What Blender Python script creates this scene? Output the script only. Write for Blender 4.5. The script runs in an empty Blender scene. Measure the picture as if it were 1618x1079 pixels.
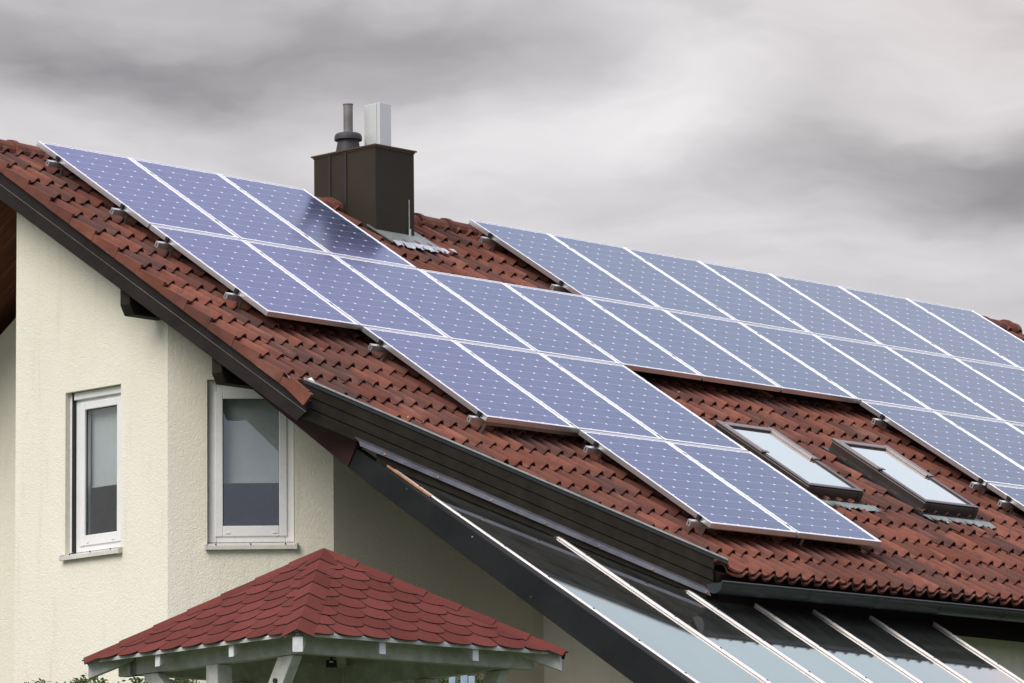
import bpy, bmesh, math, random
from mathutils import Vector, Matrix
R_ = math.radians
rng = random.Random(7)
S = bpy.context.scene
COL = S.collection

# ------------------------------------------------------------------ camera
# frame of the place: X along the roof ridge, -Y towards the eave, Z up (ridge at about z=0)
CAM = Vector((-26.9942816, -31.6327800, -8.3247929))
AX = ((0.69794175, -0.71607985, -0.0103419),      # right
      (0.10623678, 0.11780535, -0.98733766),      # down
      (0.70823093, 0.68800547, 0.15829529))       # forward
cd = bpy.data.cameras.new('camera')
cam = bpy.data.objects.new('camera', cd); COL.objects.link(cam)
r_, d_, f_ = (Vector(a) for a in AX)
cam.matrix_world = Matrix(((r_.x, -d_.x, -f_.x, CAM.x), (r_.y, -d_.y, -f_.y, CAM.y), (r_.z, -d_.z, -f_.z, CAM.z), (0, 0, 0, 1)))
cd.sensor_width = 36.0
cd.lens = 8129.307 / 1618.0 * 36.0
cd.clip_start = 0.5
cd.clip_end = 6000
S.camera = cam

# ------------------------------------------------------------------ light, sky, exposure
FH = Vector((0.71727, 0.69679, 0)); RH = Vector((0.69679, -0.71727, 0))
SUN_E = R_(40)
sunv = Vector((-0.995, -0.08, 0)).normalized() * math.cos(SUN_E) + Vector((0, 0, math.sin(SUN_E)))
sl = bpy.data.lights.new('sun', 'SUN'); sl.energy = 2.35; sl.angle = R_(36); sl.color = (1.0, 0.95, 0.86)
sun = bpy.data.objects.new('sun', sl); COL.objects.link(sun)
sun.rotation_euler = sunv.to_track_quat('Z', 'Y').to_euler(); sun.location = (0, 0, 60)
S.view_settings.view_transform = 'Standard'
S.view_settings.look = 'None'
S.view_settings.exposure = 0.0
S.view_settings.gamma = 1.0
S.view_settings.use_curve_mapping = False
S.render.engine = 'CYCLES'
S.cycles.use_denoising = True
S.cycles.max_bounces = 8

class NT:
    """small helper to wire shader nodes"""
    def __init__(s, tree): s.t = tree; tree.nodes.clear()
    def n(s, typ, **kw):
        x = s.t.nodes.new(typ)
        for k, v in kw.items(): setattr(x, k, v)
        return x
    def set(s, sock, v):
        if isinstance(v, bpy.types.NodeSocket): s.t.links.new(v, sock)
        elif v is not None: sock.default_value = v
    def m(s, op, a, b=None, c=None, clamp=False):
        x = s.n('ShaderNodeMath', operation=op, use_clamp=clamp)
        s.set(x.inputs[0], a)
        if b is not None: s.set(x.inputs[1], b)
        if c is not None: s.set(x.inputs[2], c)
        return x.outputs[0]
    def vm(s, op, a, b=None):
        x = s.n('ShaderNodeVectorMath', operation=op); s.set(x.inputs[0], a)
        if b is not None: s.set(x.inputs[1], b)
        return x.outputs[1] if op in ('DOT_PRODUCT', 'LENGTH') else x.outputs[0]
    def mix(s, f, a, b, blend='MIX'):
        x = s.n('ShaderNodeMix', data_type='RGBA', blend_type=blend)
        s.set(x.inputs[0], f)
        for i, v in ((6, a), (7, b)):
            if isinstance(v, (tuple, list)) and len(v) == 3: v = (*v, 1)
            s.set(x.inputs[i], v)
        return x.outputs[2]
    def noise(s, vec, scale, detail=3, rough=.5, dist=0):
        x = s.n('ShaderNodeTexNoise'); s.set(x.inputs['Vector'], vec)
        x.inputs['Scale'].default_value = scale; x.inputs['Detail'].default_value = detail
        x.inputs['Roughness'].default_value = rough; x.inputs['Distortion'].default_value = dist
        return x.outputs[0]
    def ramp(s, fac, stops):
        x = s.n('ShaderNodeValToRGB'); s.set(x.inputs[0], fac)
        e = x.color_ramp.elements
        while len(e) < len(stops): e.new(.5)
        for el, (p, c) in zip(e, stops):
            el.position = p
            el.color = (c, c, c, 1) if not isinstance(c, (tuple, list)) else (*c, 1)
        return x.outputs[0]
    def mapr(s, v, a, b, c=0., d=1., interp='SMOOTHSTEP'):
        x = s.n('ShaderNodeMapRange', interpolation_type=interp)
        s.set(x.inputs[0], v)
        for i, q in zip((1, 2, 3, 4), (a, b, c, d)): x.inputs[i].default_value = q
        return x.outputs[0]
    def mapping(s, vec, scale=(1, 1, 1), rot=(0, 0, 0), loc=(0, 0, 0)):
        x = s.n('ShaderNodeMapping'); s.set(x.inputs[0], vec)
        x.inputs['Scale'].default_value = scale; x.inputs['Rotation'].default_value = rot; x.inputs['Location'].default_value = loc
        return x.outputs[0]
    def sep(s, v):
        x = s.n('ShaderNodeSeparateXYZ'); s.set(x.inputs[0], v); return x.outputs
    def comb(s, a, b, c):
        x = s.n('ShaderNodeCombineXYZ')
        for i, v in enumerate((a, b, c)): s.set(x.inputs[i], v)
        return x.outputs[0]

w = bpy.data.worlds.new("World"); S.world = w; w.use_nodes = True
N = NT(w.node_tree)
dirv = N.vm('NORMALIZE', N.n('ShaderNodeTexCoord').outputs['Generated'])
dx = N.vm('DOT_PRODUCT', dirv, tuple(RH)); df = N.vm('DOT_PRODUCT', dirv, tuple(FH)); dz = N.sep(dirv)[2]
sx = N.m('DIVIDE', dx, .0995); sy = N.m('DIVIDE', N.m('SUBTRACT', dz, .1583), .0664)   # compass bearing and height of the cloud bank
cv = N.comb(sx, sy, N.m('MULTIPLY', df, 3.0))
wn3 = N.n('ShaderNodeTexNoise'); N.set(wn3.inputs['Vector'], N.mapping(cv, (.8, 1.1, 1))); wn3.inputs['Scale'].default_value = 1.3; wn3.inputs['Detail'].default_value = 5
wv3 = N.sep(wn3.outputs['Color'])
sxw = N.m('ADD', sx, N.m('MULTIPLY', N.m('SUBTRACT', wv3[0], .5), .55))
syw = N.m('ADD', sy, N.m('MULTIPLY', N.m('SUBTRACT', wv3[1], .5), .75))
fwdm = N.mapr(df, .6, .9)
acc = None
for (px, py, rx, ry, am) in [(90, 70, 330, 85, -.22), (640, 50, 260, 75, -.27), (360, 110, 260, 65, -.15), (60, 190, 300, 45, .05),
                             (760, 270, 280, 90, .05), (930, 180, 200, 90, .05), (1130, 120, 180, 110, .05), (1480, 60, 140, 100, .08), (1300, 20, 160, 60, .04),
                             (1590, 265, 150, 80, -.33), (1350, 235, 190, 55, -.20), (1080, 300, 230, 40, -.06), (1180, 10, 120, 50, -.05),
                             (1500, 340, 200, 45, -.07), (850, 90, 200, 50, -.06)]:
    a = N.m('DIVIDE', N.m('SUBTRACT', sxw, (px - 809) / 809), rx / 809 * 1.05)
    b = N.m('DIVIDE', N.m('SUBTRACT', syw, (539.5 - py) / 539.5), ry / 539.5 * 1.05)
    g = N.m('MULTIPLY', N.m('EXPONENT', N.m('MULTIPLY', N.m('ADD', N.m('MULTIPLY', a, a), N.m('MULTIPLY', b, b)), -1.0)), am)
    acc = g if acc is None else N.m('ADD', acc, g)
wcv = N.comb(sxw, syw, N.m('MULTIPLY', df, 3.0))
st = N.noise(N.mapping(wcv, (.8, 1.9, 1), (0, 0, R_(-22))), 1.3, 5, .52, .3)
st2 = N.noise(N.mapping(wcv, (1.7, 3.4, 1), (0, 0, R_(-26)), (4, 2, 0)), 1.6, 5, .5, .4)
tex = N.m('ADD', N.m('MULTIPLY', N.m('SUBTRACT', st, .5), .52), N.m('MULTIPLY', N.m('SUBTRACT', st2, .5), .28))
low = N.mapr(dz, .24, .34, 1., .12)
val = N.m('ADD', .695, N.m('MULTIPLY', N.m('ADD', N.m('MULTIPLY', acc, fwdm), tex), low))
# overcast sky: brighter overhead
up = N.m('ADD', N.m('MULTIPLY', N.mapr(dz, .25, .55, 0, 1), .34), N.m('MULTIPLY', N.mapr(dz, .62, .92, 0, 1), .85))
big = N.m('MULTIPLY', N.m('SUBTRACT', N.noise(dirv, 2.2, 3), .5), N.m('MULTIPLY', N.mapr(dz, .3, .5), .25))
val = N.m('ADD', N.m('ADD', val, up), big)
tint = N.mix(N.mapr(val, .28, .68), (.99, .935, .965), (1.0, .965, .975))
tint = N.mix(N.m('MULTIPLY', N.mapr(sx, .2, 1.), N.mapr(sy, .2, 1.)), tint, (1.03, .955, .945))
tint = N.mix(N.mapr(dz, .26, .44), tint, (.86, .96, 1.10))
tint = N.mix(N.mapr(dz, .44, .50), tint, (1.12, .98, 1.05))
tint = N.mix(N.mapr(dz, .500, .518), tint, (.80, .95, 1.03))
tint = N.mix(N.mapr(dz, .550, .585), tint, (1.02, .87, 1.42))
tint = N.mix(N.mapr(dz, .62, .75), tint, (.97, .97, 1.04))
tint = N.mix(N.mapr(df, .1, -.5), tint, (.85, .88, 1.11))
cloud = N.vm('SCALE', tint); N.set(cloud.node.inputs['Scale'], val)
sky = N.n('ShaderNodeTexSky', sky_type='NISHITA'); sky.sun_disc = False
sky.sun_elevation = SUN_E; sky.sun_rotation = math.atan2(sunv.x, sunv.y)
skys = N.vm('SCALE', sky.outputs[0]); N.set(skys.node.inputs['Scale'], .10)
colr = N.mix(.95, skys, cloud)
colr = N.mix(N.mapr(dz, -.05, .0), (.13, .13, .11), colr)
bg = N.n('ShaderNodeBackground'); N.set(bg.inputs[0], colr); bg.inputs[1].default_value = 1.0
N.t.links.new(bg.outputs[0], N.n('ShaderNodeOutputWorld').inputs[0])

# ------------------------------------------------------------------ materials
MAT = {}
def material(name, build):
    m = bpy.data.materials.new(name); m.use_nodes = True
    n = NT(m.node_tree); out = n.n('ShaderNodeOutputMaterial')
    sh = build(n)
    n.t.links.new(sh, out.inputs[0]); MAT[name] = m
    return m
def prin(n, col, rough=.6, metal=0., bump=None, bs=.3, bd=.01, ior=1.5, spec=.5, coat=0.):
    p = n.n('ShaderNodeBsdfPrincipled')
    if isinstance(col, tuple): col = (*col, 1)
    n.set(p.inputs['Base Color'], col); n.set(p.inputs['Roughness'], rough); n.set(p.inputs['Metallic'], metal)
    p.inputs['IOR'].default_value = ior; p.inputs['Specular IOR Level'].default_value = spec
    p.inputs['Coat Weight'].default_value = coat
    if bump is not None:
        b = n.n('ShaderNodeBump'); b.inputs['Strength'].default_value = bs; b.inputs['Distance'].default_value = bd
        n.set(b.inputs['Height'], bump); n.set(p.inputs['Normal'], b.outputs[0])
    return p.outputs[0]
def schlick(n, f0, k=1.0, power=5.0):
    ge = n.n('ShaderNodeNewGeometry')
    c = n.m('ABSOLUTE', n.vm('DOT_PRODUCT', ge.outputs['Normal'], ge.outputs['Incoming']))
    p = n.m('POWER', n.m('SUBTRACT', 1.0, c, clamp=True), power)
    return n.m('MULTIPLY', n.m('ADD', n.m('MULTIPLY', p, 1 - f0), f0), k, clamp=True)
def obj_co(n): return n.n('ShaderNodeTexCoord').outputs['Object']

def tile_build(verge=False):
    def f(n):
        at = n.n('ShaderNodeAttribute', attribute_name='tile'); tid = at.outputs['Color']; r = n.sep(tid)
        co = obj_co(n)
        big = n.noise(co, 1.1, 4, .6); mid = n.noise(co, 9, 4, .6); fine = n.noise(co, 60, 4, .65)
        c = n.mix(r[0], (.140, .048, .032), (.240, .087, .056))
        c = n.mix(n.m('MULTIPLY', r[1], 1.0), c, (.085, .045, .038))
        c = n.mix(n.mapr(mid, .45, .72, 0, .6), c, (.085, .045, .036))           # grime
        c = n.mix(n.mapr(big, .45, .75, 0, .35), c, (.105, .058, .045))
        c = n.mix(n.mapr(fine, .52, .75, 0, .35), c, (.235, .11, .078))
        strk = n.noise(n.mapping(co, (15, 1.3, 2.0)), 1.0, 4, .6)  # downslope streaks paint in the light and dark banding of the tile rolls
        c = n.mix(n.mapr(strk, .50, .70, 0, .55), c, (.072, .036, .030)); c = n.mix(n.mapr(strk, .46, .30, 0, .40), c, (.34, .150, .105))
        v = n.n('ShaderNodeTexVoronoi'); n.set(v.inputs['Vector'], co); v.inputs['Scale'].default_value = 9
        lich = n.m('MULTIPLY', n.mapr(v.outputs['Distance'], .10, .06), n.mapr(n.noise(co, 1.7, 2), .60, .68))
        lich = n.m('MULTIPLY', lich, n.mapr(fine, .42, .52))
        c = n.mix(lich, c, (.50, .44, .36))
        moss = n.m('MULTIPLY', n.mapr(n.noise(co, 3.1, 5, .7), .60, .72), n.mapr(fine, .4, .6))
        c = n.mix(n.m('MULTIPLY', moss, .5), c, (.07, .060, .035))
        return prin(n, c, .85, bump=n.m('ADD', fine, n.m('MULTIPLY', mid, 1.5)), bs=.45, bd=.004, spec=.10)
    return f
material('clay_tile', tile_build())

def stucco(n):
    co = obj_co(n)
    wv = n.noise(co, 16, 3, .5, 1.0)
    vv = n.n('ShaderNodeTexVoronoi', feature='SMOOTH_F1'); n.set(vv.inputs['Vector'], n.mapping(n.vm('ADD', co, n.vm('SCALE', n.n('ShaderNodeTexNoise').outputs[1])), (1, 1, 1)))
    vv.inputs['Scale'].default_value = 34
    h = n.m('ADD', n.m('MULTIPLY', n.noise(co, 27, 4, .6, 2.4), 1.5), n.m('MULTIPLY', wv, .5))
    h = n.m('ADD', h, n.m('MULTIPLY', n.noise(co, 110, 2), .3))
    big = n.noise(n.mapping(co, (1, 1, .35)), 1.2, 4, .6)
    c = n.mix(n.mapr(big, .35, .7), (.87, .825, .68), (.825, .78, .63))
    c = n.mix(n.m('MULTIPLY', n.mapr(n.noise(co, 70, 3), .55, .8), .25), c, (.52, .48, .36))
    drip = n.noise(n.mapping(co, (5, 5, .5)), 1.6, 4, .6)
    c = n.mix(n.mapr(drip, .54, .74, 0, .30), c, (.60, .56, .43))
    return prin(n, c, .9, bump=h, bs=.45, bd=.013, spec=.2)
material('cream_render', stucco)

def wood(c1, c2, rough=.6, sc=14, specks=None, stretch=(1, 1, 1), spec=.35):
    def f(n):
        co = obj_co(n)
        g = n.noise(n.mapping(co, stretch), sc, 5, .6, .4); fi = n.noise(n.mapping(co, stretch), sc * 6, 3, .6)
        c = n.mix(n.mapr(g, .3, .7), c1, c2)
        c = n.mix(n.mapr(fi, .55, .8, 0, .4), c, tuple(x * .6 for x in c1))
        if specks:
            v = n.n('ShaderNodeTexVoronoi'); n.set(v.inputs['Vector'], n.mapping(co, (1, .35, .6))); v.inputs['Scale'].default_value = 26
            k = n.m('MULTIPLY', n.mapr(v.outputs['Distance'], .11, .05), n.mapr(n.noise(co, 4.0, 3), .55, .66))
            c = n.mix(k, c, specks)
        return prin(n, c, rough, bump=n.m('ADD', g, fi), bs=.25, bd=.004, spec=spec)
    return f
material('dark_brown_wood', wood((.017, .013, .0115), (.028, .022, .020), .75, 9, stretch=(1, .25, .4), spec=.12))
material('fascia_wood', wood((.018, .0145, .010), (.028, .024, .017), .75, 7, spec=.12))
material('red_brown_wood', wood((.038, .016, .013), (.055, .024, .019), .7, 8, stretch=(1, .25, .4), spec=.15))
material('black_beam', wood((.0085, .0095, .0095), (.015, .016, .016), .65, 6, specks=(.32, .30, .26), stretch=(1, .3, .4), spec=.15))
material('cladding_wood', wood((.105, .032, .018), (.160, .055, .030), .6, 7, stretch=(1, .3, 3)))
material('soffit_wood', wood((.014, .009, .007), (.020, .013, .010), .8, 8, spec=.1))
material('eave_black', wood((.006, .004, .0035), (.010, .007, .006), .85, 8, spec=.06))
material('grey_painted_wood', wood((.40, .40, .355), (.56, .56, .515), .75, 11, stretch=(1, 1, 1), spec=.25))
material('white_end_grain', wood((.62, .63, .63), (.76, .77, .77), .7, 30))

def flat(col, rough=.5, metal=0., bs=.15, sc=30, var=.12, spec=.5, bd=.002):
    def f(n):
        co = obj_co(n); g = n.noise(co, sc, 4, .6); b = n.noise(co, sc * .15, 3)
        c = n.mix(n.mapr(n.m('ADD', n.m('MULTIPLY', g, .5), n.m('MULTIPLY', b, .5)), .35, .65), tuple(x * (1 - var) for x in col), tuple(min(1, x * (1 + var)) for x in col))
        return prin(n, c, rough, metal, bump=g, bs=bs, bd=bd, spec=spec)
    return f
material('white_plastic', flat((.80, .79, .765), .35, var=.04))
material('sill_metal', flat((.64, .61, .55), .45, var=.06))
material('dark_gasket', flat((.02, .02, .02), .6))
material('frame_aluminium', flat((.78, .78, .76), .30, .88, var=.05))
material('rail_aluminium', flat((.50, .49, .47), .42, .7, var=.12))
material('black_metal', flat((.018, .018, .018), .4, .2))
material('gutter_metal', flat((.020, .027, .025), .34, .1, sc=14, var=.25))
material('trim_metal', flat((.17, .17, .145), .42, .6, sc=18, var=.2))
material('drip_bright', flat((.40, .40, .36), .42, .5, sc=18, var=.2))
material('bright_lead', flat((.42, .43, .44), .40, .6, sc=40, var=.25, bs=.6, bd=.01))
material('lead_grey', flat((.20, .22, .20), .55, .3, sc=25, var=.2, bs=.4))
material('flash_zinc', flat((.105, .105, .115), .45, .5, sc=8, var=.3))
material('bar_aluminium', flat((.84, .78, .69), .34, .55, sc=20, var=.08))
material('rust_wood', flat((.42, .20, .09), .8, sc=12, var=.35))
material('chimney_cladding', flat((.034, .026, .017), .6, .05, sc=2.5, var=.14, bs=.05, spec=.2))
material('chimney_seam', flat((.018, .014, .011), .5, .1))
material('cap_copper', flat((.10, .06, .035), .45, .5))
material('pot_dark', flat((.035, .030, .032), .6))
material('flue_grey', flat((.21, .19, .175), .55, .3, sc=9, var=.25))
material('duct_zinc', flat((.60, .61, .58), .42, .35, sc=7, var=.06))
material('skylight_bronze', flat((.085, .070, .062), .33, .6, sc=6, var=.15))
material('skylight_cover', flat((.17, .145, .125), .35, .5, sc=6, var=.12))
material('skylight_pale', flat((.42, .38, .33), .4, .4))
material('blind_fabric', flat((.66, .68, .66), .9, var=.04))
material('room_grey', flat((.34, .31, .36), .9))
material('room_black', flat((.012, .012, .016), .5))
material('bitumen_edge', flat((.016, .012, .012), .9))
material('bolt_steel', flat((.05, .05, .05), .4, .8))
material('pale_blue_paint', flat((.30, .38, .48), .5))
material('bark', flat((.07, .05, .035), .9, sc=20, var=.3))

def shingle(n):
    co = obj_co(n); g = n.n('ShaderNodeTexNoise'); n.set(g.inputs['Vector'], co); g.inputs['Scale'].default_value = 190; g.inputs['Detail'].default_value = 2
    at = n.n('ShaderNodeAttribute', attribute_name='tile'); r = n.sep(at.outputs['Color'])
    c = n.mix(r[0], (.098, .027, .021), (.145, .040, .031))
    c = n.mix(n.mapr(g.outputs[0], .40, .68, 0, .55), c, (.185, .055, .043))
    c = n.mix(n.mapr(n.noise(co, 90, 2), .56, .70, 0, .55), c, (.07, .018, .016))
    c = n.mix(n.mapr(n.noise(co, 3, 4), .45, .75, 0, .35), c, (.075, .020, .018))
    return prin(n, c, .97, bump=g.outputs[0], bs=.5, bd=.003, spec=.04)
material('red_shingle', shingle)

def pv(n):
    co = obj_co(n); s = n.sep(co)              # x along the ridge 0..0.99, y up-slope 0..1.64 inside the laminate
    cw, ch = .1545, .1555; mx, my = (.99 - 6 * cw) / 2, (1.625 - 10 * ch) / 2
    cxn = n.m('DIVIDE', n.m('SUBTRACT', s[0], mx), cw); cyn = n.m('DIVIDE', n.m('SUBTRACT', s[1], my), ch)
    inside = n.m('MULTIPLY', n.m('MULTIPLY', n.m('GREATER_THAN', cxn, 0), n.m('LESS_THAN', cxn, 6)), n.m('MULTIPLY', n.m('GREATER_THAN', cyn, 0), n.m('LESS_THAN', cyn, 10)))
    fx = n.m('ABSOLUTE', n.m('SUBTRACT', n.m('FRACT', cxn), .5)); fy = n.m('ABSOLUTE', n.m('SUBTRACT', n.m('FRACT', cyn), .5))
    diam = n.m('GREATER_THAN', n.m('ADD', fx, fy), .916)
    gx = n.m('GREATER_THAN', fx, .4935); gy = n.m('GREATER_THAN', fy, .490)
    bus = n.m('LESS_THAN', n.m('ABSOLUTE', n.m('SUBTRACT', fx, .21)), .006)
    line = n.m('MAXIMUM', n.m('MULTIPLY', gx, .55), n.m('MAXIMUM', n.m('MULTIPLY', gy, .75), n.m('MULTIPLY', bus, .55)))
    oi = n.n('ShaderNodeObjectInfo').outputs['Random']
    wn = n.n('ShaderNodeTexWhiteNoise', noise_dimensions='3D')
    n.set(wn.inputs['Vector'], n.comb(n.m('FLOOR', cxn), n.m('FLOOR', cyn), n.m('MULTIPLY', oi, 37)))
    cell = n.mix(wn.outputs[0], (.020, .027, .070), (.029, .037, .090))
    fing = n.m('MULTIPLY', n.m('GREATER_THAN', n.m('FRACT', n.m('MULTIPLY', cxn, 22)), .80), .10)
    cell = n.mix(fing, cell, (.30, .32, .40))
    c = n.mix(line, cell, (.40, .43, .50))
    c = n.mix(diam, c, (.82, .83, .84))
    c = n.mix(inside, (.74, .75, .75), c)
    d = n.n('ShaderNodeBsdfDiffuse'); n.set(d.inputs[0], c)
    g = n.n('ShaderNodeBsdfGlossy'); n.set(g.inputs[0], n.mix(n.m('MAXIMUM', diam, n.m('SUBTRACT', 1., inside)), (.83, .91, 1.0, 1), (1, 1, 1, 1)))
    b = n.n('ShaderNodeBump'); b.inputs['Strength'].default_value = .03; b.inputs['Distance'].default_value = .002
    n.set(b.inputs['Height'], n.noise(co, 3.0, 2)); n.set(g.inputs['Normal'], b.outputs[0])
    g.inputs['Roughness'].default_value = .17
    fr = schlick(n, .05, 1.04)
    mx_ = n.n('ShaderNodeMixShader'); n.set(mx_.inputs[0], fr); n.t.links.new(d.outputs[0], mx_.inputs[1]); n.t.links.new(g.outputs[0], mx_.inputs[2])
    return mx_.outputs[0]
material('solar_cells', pv)

def glass(f0, k, tint, gloss=(1, 1, 1), rough=0.0, wob=0., dust=0.):
    def f(n):
        t = n.n('ShaderNodeBsdfTransparent'); t.inputs[0].default_value = (*tint, 1)
        g = n.n('ShaderNodeBsdfGlossy'); g.inputs[0].default_value = (*gloss, 1); g.inputs['Roughness'].default_value = rough
        fr = schlick(n, f0, k)
        if wob:
            b = n.n('ShaderNodeBump'); b.inputs['Strength'].default_value = wob; b.inputs['Distance'].default_value = .01
            n.set(b.inputs['Height'], n.noise(obj_co(n), 2.2, 2)); n.set(g.inputs['Normal'], b.outputs[0])
        if dust:
            df_ = n.n('ShaderNodeBsdfDiffuse'); df_.inputs[0].default_value = (.42, .45, .40, 1); md = n.n('ShaderNodeMixShader')
            n.set(md.inputs[0], n.m('MULTIPLY', n.mapr(n.noise(n.mapping(obj_co(n), (6, 1, 1)), 1.5, 4), .25, .75, .6, 1.3), dust)); n.t.links.new(t.outputs[0], md.inputs[1]); n.t.links.new(df_.outputs[0], md.inputs[2]); t = md
        m_ = n.n('ShaderNodeMixShader'); n.set(m_.inputs[0], fr); n.t.links.new(t.outputs[0], m_.inputs[1]); n.t.links.new(g.outputs[0], m_.inputs[2])
        return m_.outputs[0]
    return f
material('window_glass', glass(.08, 1.0, (.86, .88, .88), wob=.02))
material('canopy_glass', glass(.07, 2.0, (.12, .13, .12), (1.0, .99, 1.0), 0.045, .015, .09))
material('skylight_glass', glass(.12, 2.5, (.25, .28, .28), (1, .94, .95), .01))

def leafm(n):
    at = n.n('ShaderNodeAttribute', attribute_name='tile'); r = n.sep(at.outputs['Color'])
    c = n.mix(r[0], (.030, .062, .012), (.105, .165, .030)); c = n.mix(n.m('GREATER_THAN', r[1], .93), c, (.16, .08, .03))
    p = n.n('ShaderNodeBsdfPrincipled'); n.set(p.inputs['Base Color'], c); p.inputs['Roughness'].default_value = .55
    tr = n.n('ShaderNodeBsdfTranslucent'); n.set(tr.inputs[0], c)
    m_ = n.n('ShaderNodeMixShader'); m_.inputs[0].default_value = .3; n.t.links.new(p.outputs[0], m_.inputs[1]); n.t.links.new(tr.outputs[0], m_.inputs[2])
    return m_.outputs[0]
material('hedge_leaf', leafm)
def grass(n):
    co = obj_co(n); g = n.noise(co, .6, 5, .6); f = n.noise(co, 25, 3)
    c = n.mix(n.mapr(g, .35, .65), (.028, .048, .014), (.055, .075, .024)); c = n.mix(n.mapr(f, .4, .7, 0, .5), c, (.05, .07, .02))
    return prin(n, c, .95, bump=f, bs=.6, bd=.03)
material('lawn', grass)
material('paving', flat((.09, .085, .075), .85, sc=8, var=.15))

# ------------------------------------------------------------------ mesh helpers
class MB:
    def __init__(s): s.v = []; s.f = []; s.mi = []; s.t = {}
    def poly(s, pts, mi=0, tid=None):
        b = len(s.v); s.v += [Vector(p) for p in pts]; s.f.append(tuple(range(b, b + len(pts)))); s.mi.append(mi)
        if tid: s.t[len(s.f) - 1] = tid
    def prism(s, pts, ext, mi=0, side=None, tid=None):
        """polygon extruded by the vector ext"""
        pts = [Vector(p) for p in pts]; ext = Vector(ext); k = len(pts)
        nrm = Vector((0, 0, 0))
        for i in range(k): nrm += (pts[i] - pts[0]).cross(pts[(i + 1) % k] - pts[0])
        if nrm.dot(ext) > 0: pts = pts[::-1]
        b = len(s.v); s.v += pts + [p + ext for p in pts]
        fs = [(tuple(range(b, b + k)), mi), (tuple(range(b + 2 * k - 1, b + k - 1, -1)), mi)]
        for i in range(k):
            j = (i + 1) % k; fs.append(((b + j, b + i, b + k + i, b + k + j), mi if side is None else side))
        for f, m in fs:
            s.f.append(f); s.mi.append(m)
            if tid: s.t[len(s.f) - 1] = tid
    def box(s, o, a, b, c, mi=0):
        """corner o and three edge vectors"""
        o, a, b, c = Vector(o), Vector(a), Vector(b), Vector(c)
        s.prism([o, o + a, o + a + b, o + b], c, mi)
    def abox(s, x0, x1, y0, y1, z0, z1, mi=0): s.box((x0, y0, z0), (x1 - x0, 0, 0), (0, y1 - y0, 0), (0, 0, z1 - z0), mi)
    def bar(s, p, q, wv, hv, mi=0):
        """beam from p to q, wv and hv full width and height vectors, centred"""
        p, q, wv, hv = Vector(p), Vector(q), Vector(wv), Vector(hv)
        s.box(p - wv / 2 - hv / 2, wv, hv, q - p, mi)
    def tube(s, pts, r, k=10, mi=0, caps=True):
        pts = [Vector(p) for p in pts]; rs = r if isinstance(r, (list, tuple)) else [r] * len(pts)
        b = len(s.v)
        for i, p in enumerate(pts):
            d = (pts[min(i + 1, len(pts) - 1)] - pts[max(i - 1, 0)]).normalized()
            u = d.cross(Vector((0, 0, 1)) if abs(d.z) < .9 else Vector((1, 0, 0))).normalized(); v = d.cross(u)
            for j in range(k):
                an = 2 * math.pi * j / k; s.v.append(p + (u * math.cos(an) + v * math.sin(an)) * rs[i])
        for i in range(len(pts) - 1):
            for j in range(k):
                a = b + i * k + j; c = b + i * k + (j + 1) % k
                s.f.append((a, c, c + k, a + k)); s.mi.append(mi)
        if caps:
            s.f.append(tuple(range(b, b + k))); s.mi.append(mi); s.f.append(tuple(range(b + len(pts) * k - 1, b + (len(pts) - 1) * k - 1, -1))); s.mi.append(mi)
    def build_each(s, name, mats, parent, **kw):
        """one object per loose piece"""
        par = list(range(len(s.v)))
        def find(a):
            while par[a] != a: par[a] = par[par[a]]; a = par[a]
            return a
        for f in s.f:
            for q in f[1:]: par[find(q)] = find(f[0])
        groups = {}
        for f, m in zip(s.f, s.mi): groups.setdefault(find(f[0]), []).append((f, m))
        for fs in groups.values():
            b = MB(); mp = {}
            for f, m in fs:
                b.f.append(tuple(mp.setdefault(q, len(mp)) for q in f)); b.mi.append(m)
            b.v = [None] * len(mp)
            for q, i in mp.items(): b.v[i] = s.v[q]
            o = b.build(name, mats, parent, **kw)
        return o
    def build(s, name, mats, parent=None, base=None, bevel=0., smooth=False, fix=True):
        base = Vector(base) if base is not None else (Vector(parent['_b']) if parent is not None and '_b' in parent else Vector((0, 0, 0)))
        me = bpy.data.meshes.new(name)
        me.from_pydata([tuple(p - base) for p in s.v], [], s.f)
        mats = mats if isinstance(mats, (list, tuple)) else [mats]
        for m in mats: me.materials.append(MAT[m])
        me.polygons.foreach_set('material_index', s.mi)
        if s.t:
            at = me.attributes.new('tile', 'FLOAT_COLOR', 'FACE')
            buf = []
            for i in range(len(s.f)): buf += list(s.t.get(i, (.5, .5, .5))) + [1.]
            at.data.foreach_set('color', buf)
        if smooth: me.polygons.foreach_set('use_smooth', [True] * len(s.f))
        me.update()
        if fix and not s.t:
            bm = bmesh.new(); bm.from_mesh(me); bmesh.ops.recalc_face_normals(bm, faces=bm.faces); bm.to_mesh(me); bm.free()
        o = bpy.data.objects.new(name, me); COL.objects.link(o)
        if parent is None: o.location = base
        else: o.parent = parent
        o['_b'] = tuple(base)
        if bevel:
            bv = o.modifiers.new('bevel', 'BEVEL'); bv.width = bevel; bv.segments = 2; bv.limit_method = 'ANGLE'; bv.angle_limit = R_(40)
        return o
def tag(o, label, cat, group=None, kind=None):
    if label: o['label'] = label
    if cat: o['category'] = cat
    if group: o['group'] = group
    if kind: o['kind'] = kind
    return o
def thing(name, label, cat, loc, group=None):
    o = bpy.data.objects.new(name, None); o.empty_display_size = .3; COL.objects.link(o); o.location = loc; o['_b'] = tuple(loc)
    return tag(o, label, cat, group)

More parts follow.
